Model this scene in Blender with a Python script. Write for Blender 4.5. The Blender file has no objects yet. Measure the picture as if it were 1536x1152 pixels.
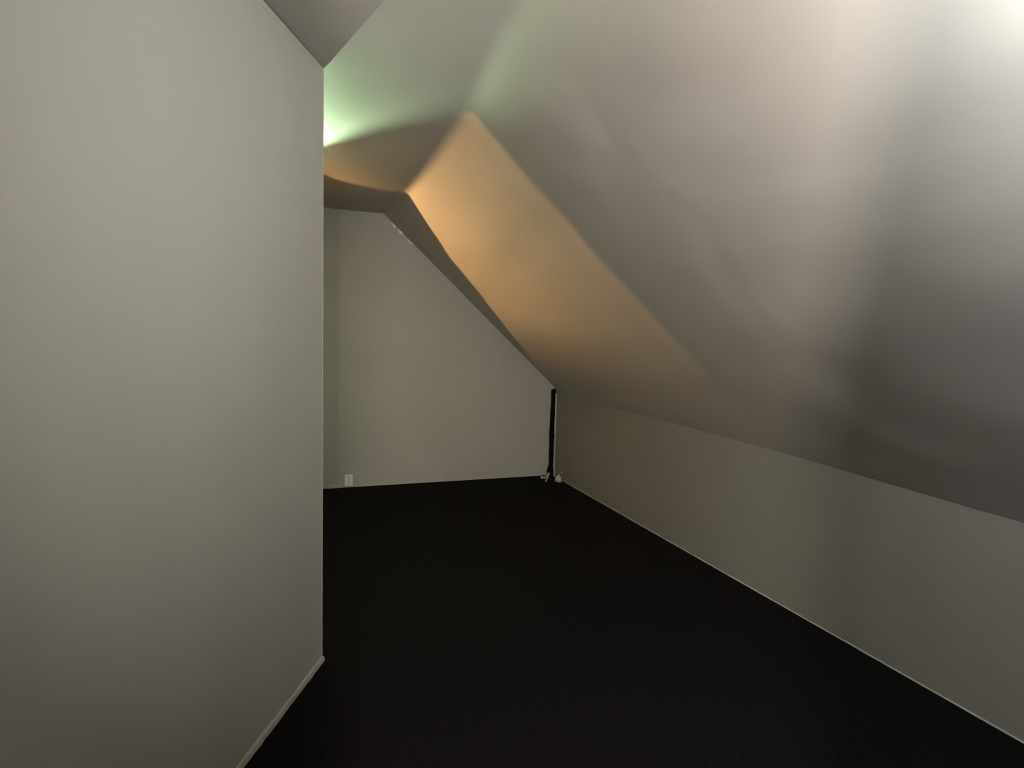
import bpy, bmesh, math, random
from mathutils import Vector, noise, Matrix
random.seed(7)
S = bpy.context.scene
COL = S.collection

# ------------------------------------------------------------------ camera
def cam_setup():
    p, r = math.radians(4.5), math.radians(1.25)
    F = Vector((0, math.cos(p), -math.sin(p)))
    R0 = Vector((1, 0, 0)); U0 = R0.cross(F)
    R = R0*math.cos(r) + U0*math.sin(r)
    U = -R0*math.sin(r) + U0*math.cos(r)
    cd = bpy.data.cameras.new('camera'); cd.sensor_width = 36
    cd.lens = 1154/1536*36; cd.clip_start = .02
    co = bpy.data.objects.new('camera', cd); COL.objects.link(co)
    M = Matrix((R, U, -F)).transposed().to_4x4(); M.translation = (0, 0, 1.45)
    co.matrix_world = M
    S.camera = co
cam_setup()

# ------------------------------------------------------------------ world, exposure
w = bpy.data.worlds.new('world'); S.world = w; w.use_nodes = True
w.node_tree.nodes['Background'].inputs[0].default_value = (.5, .55, .6, 1)
w.node_tree.nodes['Background'].inputs[1].default_value = .0
S.view_settings.view_transform = 'Standard'; S.view_settings.look = 'None'
S.view_settings.gamma = 1; S.view_settings.use_curve_mapping = False
S.view_settings.exposure = 0

def point(name, loc, col, watts, rad):
    l = bpy.data.lights.new(name, 'POINT'); l.color = col; l.energy = watts; l.shadow_soft_size = rad
    o = bpy.data.objects.new(name, l); COL.objects.link(o); o.location = loc; return o
def area(name, loc, aim, col, watts, size, size_y=None, shape='DISK', spread=180):
    l = bpy.data.lights.new(name, 'AREA'); l.color = col; l.energy = watts; l.shape = shape; l.size = size
    if size_y: l.size_y = size_y
    l.spread = math.radians(spread)
    o = bpy.data.objects.new(name, l); COL.objects.link(o); o.location = loc
    o.rotation_euler = (Vector(aim)-Vector(loc)).to_track_quat('-Z', 'Y').to_euler(); return o

LAMP = Vector((-2.4, 5.6, 2.37))            # amber lamp of the side room
GREEN = Vector((-1.5, 4.5, 2.13))          # green lamp of the recess
#LIGHTS_BEGIN
point('amber_lamp_light', LAMP, (1, .54, .20), 320, .006)
point('green_lamp_light', GREEN, (.70, 1, .58), 150, .008)
point('hall_lamp_light', (0, -.7, 1.52), (1, .85, .72), 365, .03)
area('fill_left_light', (1.1, .6, 1.85), (-.9, 3.0, 2.22), (1, .975, .87), 11.3, .2, spread=88)  # added lamp that brightens the left partition
area('fill_right_light', (.58, .64, 2.13), (1.20, 1.9, 1.50), (1, .99, .97), 15.5, .16, spread=115)  # added lamp that brightens the near upper slope
#LIGHTS_END

# ------------------------------------------------------------------ materials
def mat(name, col, rough=.8, noise_scale=0, amt=0.0, bump=0.0, bump_scale=200, spec=.3, metal=0, streak=None):
    m = bpy.data.materials.new(name); m.use_nodes = True
    nt = m.node_tree; b = nt.nodes['Principled BSDF']
    b.inputs['Base Color'].default_value = (*col, 1); b.inputs['Roughness'].default_value = rough
    b.inputs['Specular IOR Level'].default_value = spec; b.inputs['Metallic'].default_value = metal
    tc = nt.nodes.new('ShaderNodeTexCoord')
    if noise_scale:
        n = nt.nodes.new('ShaderNodeTexNoise'); n.inputs['Scale'].default_value = noise_scale
        n.inputs['Detail'].default_value = 5
        nt.links.new(tc.outputs['Object'], n.inputs['Vector'])
        cr = nt.nodes.new('ShaderNodeValToRGB')
        cr.color_ramp.elements[0].position = .3; cr.color_ramp.elements[1].position = .7
        cr.color_ramp.elements[0].color = (*[c*(1-amt) for c in col], 1)
        cr.color_ramp.elements[1].color = (*[min(1, c*(1+amt)) for c in col], 1)
        nt.links.new(n.outputs['Fac'], cr.inputs['Fac']); nt.links.new(cr.outputs['Color'], b.inputs['Base Color'])
    if bump:
        n2 = nt.nodes.new('ShaderNodeTexNoise'); n2.inputs['Scale'].default_value = bump_scale
        n2.inputs['Detail'].default_value = 3
        nt.links.new(tc.outputs['Object'], n2.inputs['Vector'])
        bp = nt.nodes.new('ShaderNodeBump'); bp.inputs['Strength'].default_value = bump
        bp.inputs['Distance'].default_value = .002
        nt.links.new(n2.outputs['Fac'], bp.inputs['Height']); nt.links.new(bp.outputs['Normal'], b.inputs['Normal'])
    return m
M_WALL = mat('painted_drywall', (.44, .435, .405), .75, 2.5, .025, .25, 140)
M_CEIL = mat('painted_ceiling', (.45, .44, .42), .7, 2.0, .03, .06, 90)
M_FLOOR = mat('black_carpet', (.0058, .0052, .0060), .95, 60, .5, .8, 260, spec=.08)
M_TRIM = mat('pale_trim_paint', (.45, .44, .40), .5, 20, .06, .2, 80)
M_BEAD = mat('joint_compound', (.47, .43, .375), .7, 30, .10, .6, 60)
M_BLACK = mat('black_rubber', (.003, .003, .003), .8, 40, .3, .2, 60, spec=.1)
M_PLATE = mat('white_plastic', (.86, .86, .86), .35, spec=.5)
M_SLOT = mat('dark_slot', (.02, .02, .02), .6)
M_CHIP = mat('white_plaster_chip', (.92, .92, .90), .3, spec=.8)
M_PAPER = mat('crumpled_paper', (.50, .47, .38), .6, 60, .2, .4, 90)
M_METAL = mat('grey_metal', (.25, .25, .25), .4, metal=.8)
M_LAMP = bpy.data.materials.new('lamp_glass'); M_LAMP.use_nodes = True
_b = M_LAMP.node_tree.nodes['Principled BSDF']; _b.inputs['Emission Color'].default_value = (1, .97, .92, 1); _b.inputs['Emission Strength'].default_value = 2.0

# ------------------------------------------------------------------ mesh helpers
def link(name, bm, m, parent=None, smooth=False):
    me = bpy.data.meshes.new(name)
    bmesh.ops.recalc_face_normals(bm, faces=bm.faces)
    if smooth:
        for f in bm.faces: f.smooth = True
    bm.to_mesh(me); bm.free(); me.materials.append(m)
    o = bpy.data.objects.new(name, me); COL.objects.link(o)
    if parent: o.parent = parent
    return o
def tag(o, label=None, cat=None, kind=None, group=None):
    if label: o['label'] = label
    if cat: o['category'] = cat
    if kind: o['kind'] = kind
    if group: o['group'] = group
    return o
def prism(bm, pts, off):
    off = Vector(off)
    a = [bm.verts.new(Vector(p)) for p in pts]; b = [bm.verts.new(Vector(p)+off) for p in pts]
    bm.faces.new(a); bm.faces.new(b[::-1]); n = len(a)
    for i in range(n): bm.faces.new((a[i], b[i], b[(i+1) % n], a[(i+1) % n]))
def box(bm, lo, hi, M=None):
    lo, hi = Vector(lo), Vector(hi)
    vs = [Vector((x, y, z)) for z in (lo.z, hi.z) for x, y in ((lo.x, lo.y), (hi.x, lo.y), (hi.x, hi.y), (lo.x, hi.y))]
    if M: vs = [M @ v for v in vs]
    v = [bm.verts.new(q) for q in vs]
    for f in ((0, 1, 2, 3), (4, 5, 6, 7), (0, 1, 5, 4), (1, 2, 6, 5), (2, 3, 7, 6), (3, 0, 4, 7)): bm.faces.new([v[i] for i in f])
def lerp(a, b, t): return a+(b-a)*t
def catmull(pts, t):
    """pts sorted along the run; t in 0..1 by index"""
    n = len(pts)-1; f = min(max(t*n, 0), n-1e-6); i = int(f); u = f-i
    p0 = pts[max(i-1, 0)]; p1 = pts[i]; p2 = pts[i+1]; p3 = pts[min(i+2, n)]
    return .5*((2*p1)+(p2-p0)*u+(2*p0-5*p1+4*p2-p3)*u*u+(3*p1-p0-3*p2+p3)*u**3)

# ------------------------------------------------------------------ key lines of the room (metres)
COR = Vector((.403, 7.345, 0))                                  # far right corner
RD = Vector((1.447, -4.712, 0)).normalized()                    # run of the low right wall, towards the viewer
BD = Vector((-2.015, -.831, 0)).normalized()                    # run of the far gable wall, towards the left
LD = Vector((-.066, -.803, 0)).normalized()                     # run of the left partition
LC = Vector((-.785, 3.181, 0))                                  # free end of the left partition
FRONT = -.6
def rw(s, z): return COR+RD*s+Vector((0, 0, z))
def at_y(P, D, y): return P+D*((y-P.y)/D.y)
CREASE = [Vector(p) for p in ((-1.138, 6.71, 2.37), (-.762, 5.507, 2.362), (-.48, 4.52, 2.375), (-.231, 3.555, 2.405), (-.096, 2.921, 2.448),
          (.009, 2.513, 2.465), (.33, 1.48, 2.46), (.65, .44, 2.455), (.965, FRONT, 2.449))]
KNEE = [Vector(p) for p in ((.43, 7.30, .845), (.63, 6.60, .812), (1.059, 5.207, .806), (1.406, 4.079, .803), (1.664, 3.239, .790), (1.832, 2.692, .782), (2.15, 1.66, .78), (2.45, .68, .78), (2.842, FRONT, .78))]
KNEE[0] = Vector((.405, 7.347, .853))
for k in KNEE[1:]:                                              # keep on the wall plane
    s = (Vector((k.x, k.y, 0))-COR).dot(RD); q = COR+RD*s; k.x, k.y = q.x, q.y

# ------------------------------------------------------------------ structure
# floor
bm = bmesh.new()
box(bm, (-3.2, FRONT-2.6, -.05), (3.1, 7.6, 0))
tag(link('floor', bm, M_FLOOR), 'near-black carpet floor of the attic room', kind='structure')

# sloping ceiling: grid with the gentle waves of the plaster
def arc(pts, y):                                                # point of a polyline run at a given arclength fraction
    return catmull(pts, y)
bm = bmesh.new(); NU, NV = 150, 60
sn = Vector((-.64, -.192, -.744))
BIS = (sn+Vector((0, 0, -1))).normalized(); RND = .035
def fillet(s_, k=1): return BIS*(k*max(0, RND-s_)**2/(2*RND)*.384)
def ease(v): return v*(.25+.75*v) if v < 1 else 1.0
grid = []
for i in range(NU+1):
    a = catmull(CREASE, i/NU); b = catmull(KNEE, i/NU); row = []
    for j in range(NV+1):
        v = ease(j/NV); P = lerp(a, b, v)
        s = i/NU*8.2; d = v*2.1
        env = min(1, v*7)*min(1, (1-v)*9)*min(1, i/6)*min(1, (NU-i)/6)
        h = noise.noise(Vector((s*.55+d*.55, d*1.9, 3.3)))*.012 + noise.noise(Vector((s*1.3+d*1.2, d*4.2, 9.1)))*.0045 + noise.noise(Vector((s*2.6+d*3.0, d*9.0, 4.1)))*.002
        row.append(bm.verts.new(P+sn*h*env+fillet(v*2.1, min(1, i/5))))
    grid.append(row)
for i in range(NU):
    for j in range(NV):
        bm.faces.new((grid[i][j], grid[i+1][j], grid[i+1][j+1], grid[i][j+1]))
slope = link('ceiling', bm, M_CEIL, smooth=True)
tag(slope, 'sloping attic ceiling of wavy painted plaster above the low right wall', kind='structure')

# flat ceiling
bm = bmesh.new(); NW = 44; grid = []
for i in range(NU+1):
    a = catmull(CREASE, i/NU); row = []
    for j in range(NW+1):
        u = (j/NW)**2; x = lerp(a.x, -3.15, u)
        bd = at_y(Vector((-1.138, 6.71, 0)), Vector((-1, -.412, 0)), 0)
        y = a.y if i else 6.71-(.412*( -1.138-x) if x < -1.138 else 0)
        if i: y = a.y - .412*(a.x-x)*(max(0, a.y-3.3)/3.41)
        zp = 2.527-.05*x-.033*y; z = lerp(a.z, zp, min(1, (a.x-x)/.8))
        env = min(1, u*8)*min(1, i/5)
        h = noise.noise(Vector((x*1.6, y*1.2, 5.5)))*.006
        row.append(bm.verts.new(Vector((x, y, z+h*env))+fillet((a.x-x)*.95, min(1, i/5))))
    grid.append(row)
for i in range(NU):
    for j in range(NW):
        bm.faces.new((grid[i][j], grid[i+1][j], grid[i+1][j+1], grid[i][j+1]))
flat = link('ceiling', bm, M_CEIL, smooth=True)
tag(flat, 'flat strip of painted ceiling above the left partition', kind='structure')
# hall ceiling behind the viewer
bm = bmesh.new(); box(bm, (-3.2, FRONT-2.6, 2.62), (3.1, FRONT-.1, 2.66))
tag(link('ceiling', bm, M_CEIL), 'ceiling of the hall behind the viewer', kind='structure')

# far gable wall
bm = bmesh.new()
P = COR
def bw(x, z): q = P+BD*((x-P.x)/BD.x); return (q.x, q.y, z)
pts = [bw(.403, 0), bw(-3.15, 0), bw(-3.15, 2.58), bw(-1.607, 2.43), bw(-1.138, 2.372), bw(.403, .86)]
pts[5] = bw(.403, .864)
nb = Vector((BD.y, -BD.x, 0)); nb = nb if nb.y > 0 else -nb
prism(bm, pts, nb*.12)
wall_back = tag(link('wall_back', bm, M_WALL), 'far gable wall, grey, with a sloping top edge', kind='structure')

# low right wall
bm = bmesh.new()
nr = Vector((-RD.y, RD.x, 0)); nr = nr if nr.x > 0 else -nr
NK = 60; bot = []; top = []
for i in range(NK+1):
    k = catmull(KNEE, i/NK); s = (Vector((k.x, k.y, 0))-COR).dot(RD)
    top.append((COR+RD*s)+Vector((0, 0, k.z+.004))); bot.append(COR+RD*s)
mid = 6; rows = [[bm.verts.new(lerp(b, t, j/mid)+nr*(noise.noise(Vector((i*.12, j*.4, 1)))*.004 if 0 < j < mid else 0)) for j in range(mid+1)] for i, (b, t) in enumerate(zip(bot, top))]
for i in range(NK):
    for j in range(mid): bm.faces.new((rows[i][j], rows[i+1][j], rows[i+1][j+1], rows[i][j+1]))
bmesh.ops.solidify(bm, geom=list(bm.faces), thickness=-.08)
tag(link('wall_right', bm, M_WALL, smooth=False), 'low grey wall under the sloping ceiling on the right', kind='structure')

# left partition (a slab that ends in a free vertical edge)
bm = bmesh.new()
L0 = at_y(LC, LD, FRONT); nl = Vector((-LD.y, LD.x, 0)); nl = nl if nl.x < 0 else -nl
prism(bm, [L0, LC, LC+Vector((0, 0, 2.455)), L0+Vector((0, 0, 2.60))], nl*.12)
wall_left = tag(link('wall_left', bm, M_WALL), 'tall grey partition wall filling the left of the room, ending in a free vertical edge', kind='structure')

# side room: near wall, end wall, added partition, opening cut to shape the amber light
bm = bmesh.new(); box(bm, (-3.2, 3.0, 0), (-.93, 3.1, 2.62))
tag(link('wall_side', bm, M_WALL), 'wall closing the side recess behind the left partition', kind='structure')
bm = bmesh.new(); box(bm, (-3.2, 3.1, 0), (-3.12, 6.2, 2.66))
tag(link('wall_end', bm, M_WALL), 'end wall of the side recess', kind='structure')
bm = bmesh.new(); X = -1.75
def quad(a): prism(bm, [(X, y, z) for y, z in a], (-.008, 0, 0))
near = [(5.53, 1.95), (5.238, 2.182), (5.125, 2.272), (4.984, 2.378), (5.007, 2.402)]
far = [(6.05, 1.95), (5.871, 2.142), (5.793, 2.228), (5.576, 2.367), (5.416, 2.386), (5.246, 2.400), (5.007, 2.402)]
quad([(3.1, 0), (6.455, 0), (6.455, 1.95), (3.1, 1.95)])
for (y0, z0), (y1, z1) in zip(near, near[1:]): quad([(3.1, z0), (y0, z0), (y1, z1), (3.1, z1)])
for (y0, z0), (y1, z1) in zip(far, far[1:]): quad([(y0, z0), (6.455, z0), (6.455, z1), (y1, z1)])
quad([(3.1, 2.402), (6.455, 2.402), (6.455, 2.56), (3.1, 2.56)])
tag(link('wall_beam_mask', bm, M_WALL), 'added board partition of the side recess, its slanted opening cut to shape the amber light', kind='structure')

# wall behind the viewer, doorway jambs set to cut the hall light; hall beyond
bm = bmesh.new()
DL, DR, DH = -.105, .19, 2.05
W0, W1 = -.20, -.12
box(bm, (-1.4, W0, 0), (DL, W1, 2.62)); box(bm, (DR, W0, 0), (3.1, W1, 2.62)); box(bm, (DL, W0, DH), (DR, W1, 2.62))
tag(link('wall_front', bm, M_WALL), 'wall behind the viewer, its doorway narrowed to cut the hall light', kind='structure')
bm = bmesh.new()
box(bm, (-1.5, FRONT-2.6, 0), (-1.4, FRONT, 2.66)); box(bm, (1.6, FRONT-2.6, 0), (1.7, FRONT-.1, 2.66)); box(bm, (-1.5, FRONT-2.7, 0), (1.7, FRONT-2.6, 2.66))
tag(link('wall_hall', bm, M_WALL), 'walls of the hall behind the viewer', kind='structure')

# ------------------------------------------------------------------ trims
def strip(name, a, b, w, t, side, m, wob=0, n=40, label=None, kind='structure'):
    """thin strip from a to b on a wall: w up, t along side"""
    bm = bmesh.new(); a, b, side = Vector(a), Vector(b), Vector(side); up = Vector(w)
    prev = None
    for i in range(n+1):
        P = lerp(a, b, i/n); k = 1+wob*noise.noise(Vector((i*.9, 2.2, a.x))); k2 = 1+wob*noise.noise(Vector((i*1.7, 7.2, a.y)))
        ring = [bm.verts.new(q) for q in (P, P+side*t*k, P+side*t*k*.7+up*k2*.8, P+up*k2)]
        if prev:
            for j in range(4): bm.faces.new((prev[j], prev[(j+1) % 4], ring[(j+1) % 4], ring[j]))
        else: bm.faces.new(ring)
        prev = ring
    bm.faces.new(prev[::-1])
    return tag(link(name, bm, m), label, kind=kind)
Z = Vector((0, 0, 1))
# left base bead
strip('baseboard_left', L0-nl*.0, LC, Z*.020, .012, -nl, M_TRIM, .25, 90, 'thin pale bead along the foot of the left partition')
strip('baseboard_right', rw(.1, 0), rw(8.1, 0), Z*.005, .004, -nr, M_TRIM, .35, 120, 'hair-thin pale bead along the foot of the low right wall')
strip('baseboard_back', Vector(bw(.30, 0)), Vector(bw(-1.7, 0)), Z*.006, .004, -nb, M_TRIM, .3, 60, 'hair-thin pale bead along the foot of the far wall')
strip('trim_1', rw(.05, .0), rw(.05, .80), RD*.035, .012, -nr, M_BEAD, .25, 40, 'narrow pale corner strip on the low right wall beside the black pipe')
strip('trim_2', LC+Vector((0, 0, .0)), LC+Vector((0, 0, 2.45)), LD*.006, .0015, -nl, M_BEAD, .5, 120, 'thin corner bead on the free edge of the left partition')
strip('trim_3', LC+Vector((0, 0, 2.440)), L0+Vector((0, 0, 2.565)), -Z*.009, .003, -nl, M_BEAD, 1.3, 170, 'ragged tan joint along the top of the left partition')

# plaster chips at the head of the far wall
def chip(x, z, r, sx, ang):
    bm = bmesh.new(); bmesh.ops.create_icosphere(bm, subdivisions=1, radius=r*1.35)
    T = Matrix.Rotation(ang, 4, 'Y') @ Matrix.Diagonal((sx, .8, .7, 1))
    for v in bm.verts: v.co = T @ (v.co*(1+.35*noise.noise(v.co*90+Vector((x, z, 0))*9)))
    o = link('plaster_chip', bm, M_CHIP, wall_back); q = Vector(bw(x, z)); o.location = q-nb*.006; return o
for x, z, r, sx in ((-1.448, 2.408, .0075, 2.6), (-1.405, 2.402, .010, 2.2),
                    (-1.065, 2.285, .007, 1.6), (-1.050, 2.268, .012, 1.3), (-1.015, 2.238, .007, 1.6), (-.998, 2.218, .013, 1.3), (-.985, 2.207, .007, 1.5),
                    (-.93, 2.15, .006, 2.6), (-.912, 2.132, .008, 2.0)):
    chip(x, z, r, sx, math.radians(45) if x > -1.2 else .1)

# ------------------------------------------------------------------ black pipe in the far corner
def tube(bm, pts, rad, n=14, cap=True):
    prev = None; rings = []
    for i, p in enumerate(pts):
        p = Vector(p); r = rad[i] if isinstance(rad, (list, tuple)) else rad
        d = (Vector(pts[min(i+1, len(pts)-1)])-Vector(pts[max(i-1, 0)])).normalized()
        a = d.orthogonal().normalized() if not rings else (rings[-1][1]-d*rings[-1][1].dot(d)).normalized()
        b = d.cross(a)
        ring = [bm.verts.new(p+(a*math.cos(t)+b*math.sin(t))*r) for t in [k*2*math.pi/n for k in range(n)]]
        if rings:
            pr = rings[-1][0]
            for k in range(n): bm.faces.new((pr[k], pr[(k+1) % n], ring[(k+1) % n], ring[k]))
        rings.append((ring, a))
    if cap: bm.faces.new(rings[0][0][::-1]); bm.faces.new(rings[-1][0])
root = bpy.data.objects.new('pipe', None); COL.objects.link(root); root.location = (.385, 7.285, 0)
tag(root, 'black vertical pipe standing in the far corner between the gable wall and low right wall', 'pipe')
bm = bmesh.new()
tube(bm, [(.0+.012*t+.002*math.sin(t*9), 0, .02+t*.815) for t in [k/24 for k in range(25)]], [.024-.003*abs(math.sin(k*.55)) for k in range(25)])
link('tube', bm, M_BLACK, root, True)
bm = bmesh.new()
tube(bm, [(-.003, -.01, 0), (-.003, -.01, .05), (-.002, -.005, .065), (0, 0, .10)], [.034, .034, .030, .022], 18)
link('foot_sleeve', bm, M_BLACK, root, True)
bm = bmesh.new()
tube(bm, [(.005, 0, .375), (.005, 0, .385), (.0055, 0, .40)], [.0275, .028, .0275], 18)
link('collar', bm, M_BLACK, root, True)

# crumpled scraps at the foot of the pipe
def ribbon(name, pts, widths, m, parent, seed, thick=.0015):
    bm = bmesh.new(); prev = None
    for i, (p, wv) in enumerate(zip(pts, widths)):
        p = Vector(p); wv = Vector(wv)
        j = Vector([noise.noise(Vector((i*1.3, seed, k)))*.006 for k in range(3)])
        ring = [bm.verts.new(p-wv+j), bm.verts.new(p+wv+j), bm.verts.new(p+wv+j+Vector((0, thick, thick))), bm.verts.new(p-wv+j+Vector((0, thick, thick)))]
        if prev:
            for k in range(4): bm.faces.new((prev[k], prev[(k+1) % 4], ring[(k+1) % 4], ring[k]))
        else: bm.faces.new(ring)
        prev = ring
    bm.faces.new(prev[::-1]); return link(name, bm, m, parent)
s1 = bpy.data.objects.new('paper_scrap', None); COL.objects.link(s1); s1.location = (.30, 7.09, 0)
tag(s1, 'curled torn strip of tape lying left of the black pipe foot', 'scrap', group=None)
n = 16
ribbon('curl', [(.012+.024*math.cos(t), -.01+.02*math.sin(t), .048+.024*math.sin(t)+.006*math.sin(3*t)) for t in [k*2*math.pi/n+2.2 for k in range(n)]], [(.004, .012, .006)]*n, M_PAPER, s1, 3)
ribbon('torn_end', [(.068-.036*t, -.09*t, .066-.062*t) for t in [k/9 for k in range(10)]], [(.006, .004, .002)]*10, M_PAPER, s1, 8)
ribbon('fold', [(.03+.02*t, -.03, .03-.02*t+.06*t*t) for t in [k/6 for k in range(7)]], [(.008, .004, .01)]*7, M_PAPER, s1, 5)
bm = bmesh.new(); bmesh.ops.create_icosphere(bm, subdivisions=3, radius=.033)
for v in bm.verts:
    c = v.co.copy(); k = 1+.45*noise.noise(c*45)+.25*noise.noise(c*110)
    v.co = Vector((c.x*.95, c.y*.95, c.z*.95))*k; v.co.z += .026; v.co.x += .25*(v.co.z-.03)*(c.y > 0)
    v.co.z = max(v.co.z, .0)*(1.25-.5*abs(v.co.x+.006)/.033)
s2 = bpy.data.objects.new('paper_scrap', None); COL.objects.link(s2); s2.location = (.452, 7.02, 0)
tag(s2, 'pale crumpled wad of paper lying right of the black pipe foot', 'scrap')
link('wad', bm, M_PAPER, s2)
ribbon('loop', [(.022+.030*math.cos(t), .03, .05+.034*math.sin(t)) for t in [k*math.pi/9-.6 for k in range(12)]], [(.002, .008, .002)]*12, M_PAPER, s2, 11)

# ------------------------------------------------------------------ wall outlet
ang = math.atan2(-BD.y, -BD.x)
out = bpy.data.objects.new('wall_outlet', None); COL.objects.link(out)
q = Vector(bw(-1.402, .063)); out.location = q; out.rotation_euler = (0, 0, ang)
tag(out, 'small white electrical outlet plate at the foot of the far grey wall', 'outlet')
bm = bmesh.new()
box(bm, (-.034, -.009, -.051), (.034, 0, .051)); bmesh.ops.bevel(bm, geom=[e for e in bm.edges], offset=.003, segments=2, affect='EDGES')
link('cover_plate', bm, M_PLATE, out)
for dz in (-.022, .022):
    bm = bmesh.new(); tube(bm, [(0, -.0085, dz), (0, -.0115, dz)], .0155, 20); f = link('receptacle', bm, M_PLATE, out)
    bm = bmesh.new()
    box(bm, (-.0075, -.0122, dz-.001), (-.0050, -.0114, dz+.009)); box(bm, (.0050, -.0122, dz-.001), (.0075, -.0114, dz+.009)); box(bm, (-.0025, -.0122, dz-.011), (.0025, -.0114, dz-.006))
    link('slots', bm, M_SLOT, f)
bm = bmesh.new(); tube(bm, [(0, -.0085, 0), (0, -.0105, 0)], .003, 10); link('screw', bm, M_METAL, out)
# short length of pale strip on the wall foot left of the outlet
strip('trim_5', Vector(bw(-1.58, .0)), Vector(bw(-1.46, .0)), Z*.030, .010, -nb, M_TRIM, .3, 12, 'short pale length of skirting left of the outlet')

# ------------------------------------------------------------------ lamps outside the picture, fittings made up
# unseen amber and green lamps, with added blades that shape their beams
o = bpy.data.objects.new('wall_lamp', None); COL.objects.link(o); o.location = LAMP
tag(o, 'unseen amber lamp in the side recess above an added blade that cuts its beam', 'lamp')
bm = bmesh.new()
prism(bm, [(.08, -.15, -.014), (.08, .15, -.048), (-.30, .15, -.048), (-.30, -.15, -.014)], (0, 0, -.006)); link('beam_blade', bm, M_METAL, o)
bm = bmesh.new(); tube(bm, [(-.03, 0, -.045), (-.03, 0, -.02)], .012, 12); link('socket', bm, M_BLACK, o)
o = bpy.data.objects.new('wall_lamp', None); COL.objects.link(o); o.location = GREEN
tag(o, 'unseen green lamp just behind the left partition, in an added shade that shapes its glow', 'lamp')
bm = bmesh.new()
cone = [Vector(p) for p in ((-1.42, 4.80, 2.44), (-1.071, 4.368, 2.436), (-.722, 3.94, 2.433), (-.421, 3.634, 2.428), (-.231, 3.542, 2.422), (-.215, 3.53, 2.398), (-.046, 3.127, 2.357), (.05, 2.766, 2.368), (.154, 2.322, 2.393), (.30, 1.7, 2.40), (-1.35, 3.4, 2.47), (-1.7, 4.2, 2.48))]
rr = .085
op = [(p-GREEN).normalized()*rr for p in cone]
mid_ = sum(op, Vector())/len(op); mdir = mid_.normalized()
low = [mid_+(p-mid_)*1.0 - mdir*.13 for p in op]
va = [bm.verts.new(p) for p in op]; vb = [bm.verts.new(p) for p in low]; n_ = len(va)
for i in range(n_): bm.faces.new((va[i], va[(i+1) % n_], vb[(i+1) % n_], vb[i]))
bm.faces.new(vb); link('beam_hood', bm, M_METAL, o)

# lamps added right of the viewer to brighten partition and slope (outside the picture)
def fill_lamp(loc, aim, label, up):
    loc = Vector(loc); dv = (Vector(aim)-loc).normalized()
    o = bpy.data.objects.new('fill_lamp', None); COL.objects.link(o); o.location = loc
    tag(o, label, 'lamp')
    bm = bmesh.new(); tube(bm, [-dv*.015, -dv*.03, -dv*.10, -dv*.13], [.105, .11, .09, .05], 28); link('housing', bm, M_PLATE, o, True)
    bm = bmesh.new(); tube(bm, [-dv*.07+Vector((0, 0, .06)), -dv*.07+Vector((0, 0, up))], .012, 12); link('stem', bm, M_METAL, o)
fill_lamp((1.1, .6, 1.85), (-.9, 3.0, 2.22), 'added unseen lamp under the sloping ceiling turned to the left partition', .17)
fill_lamp((.58, .64, 2.13), (1.20, 1.9, 1.50), 'added unseen lamp near the ceiling bend turned to the low right wall', .22)
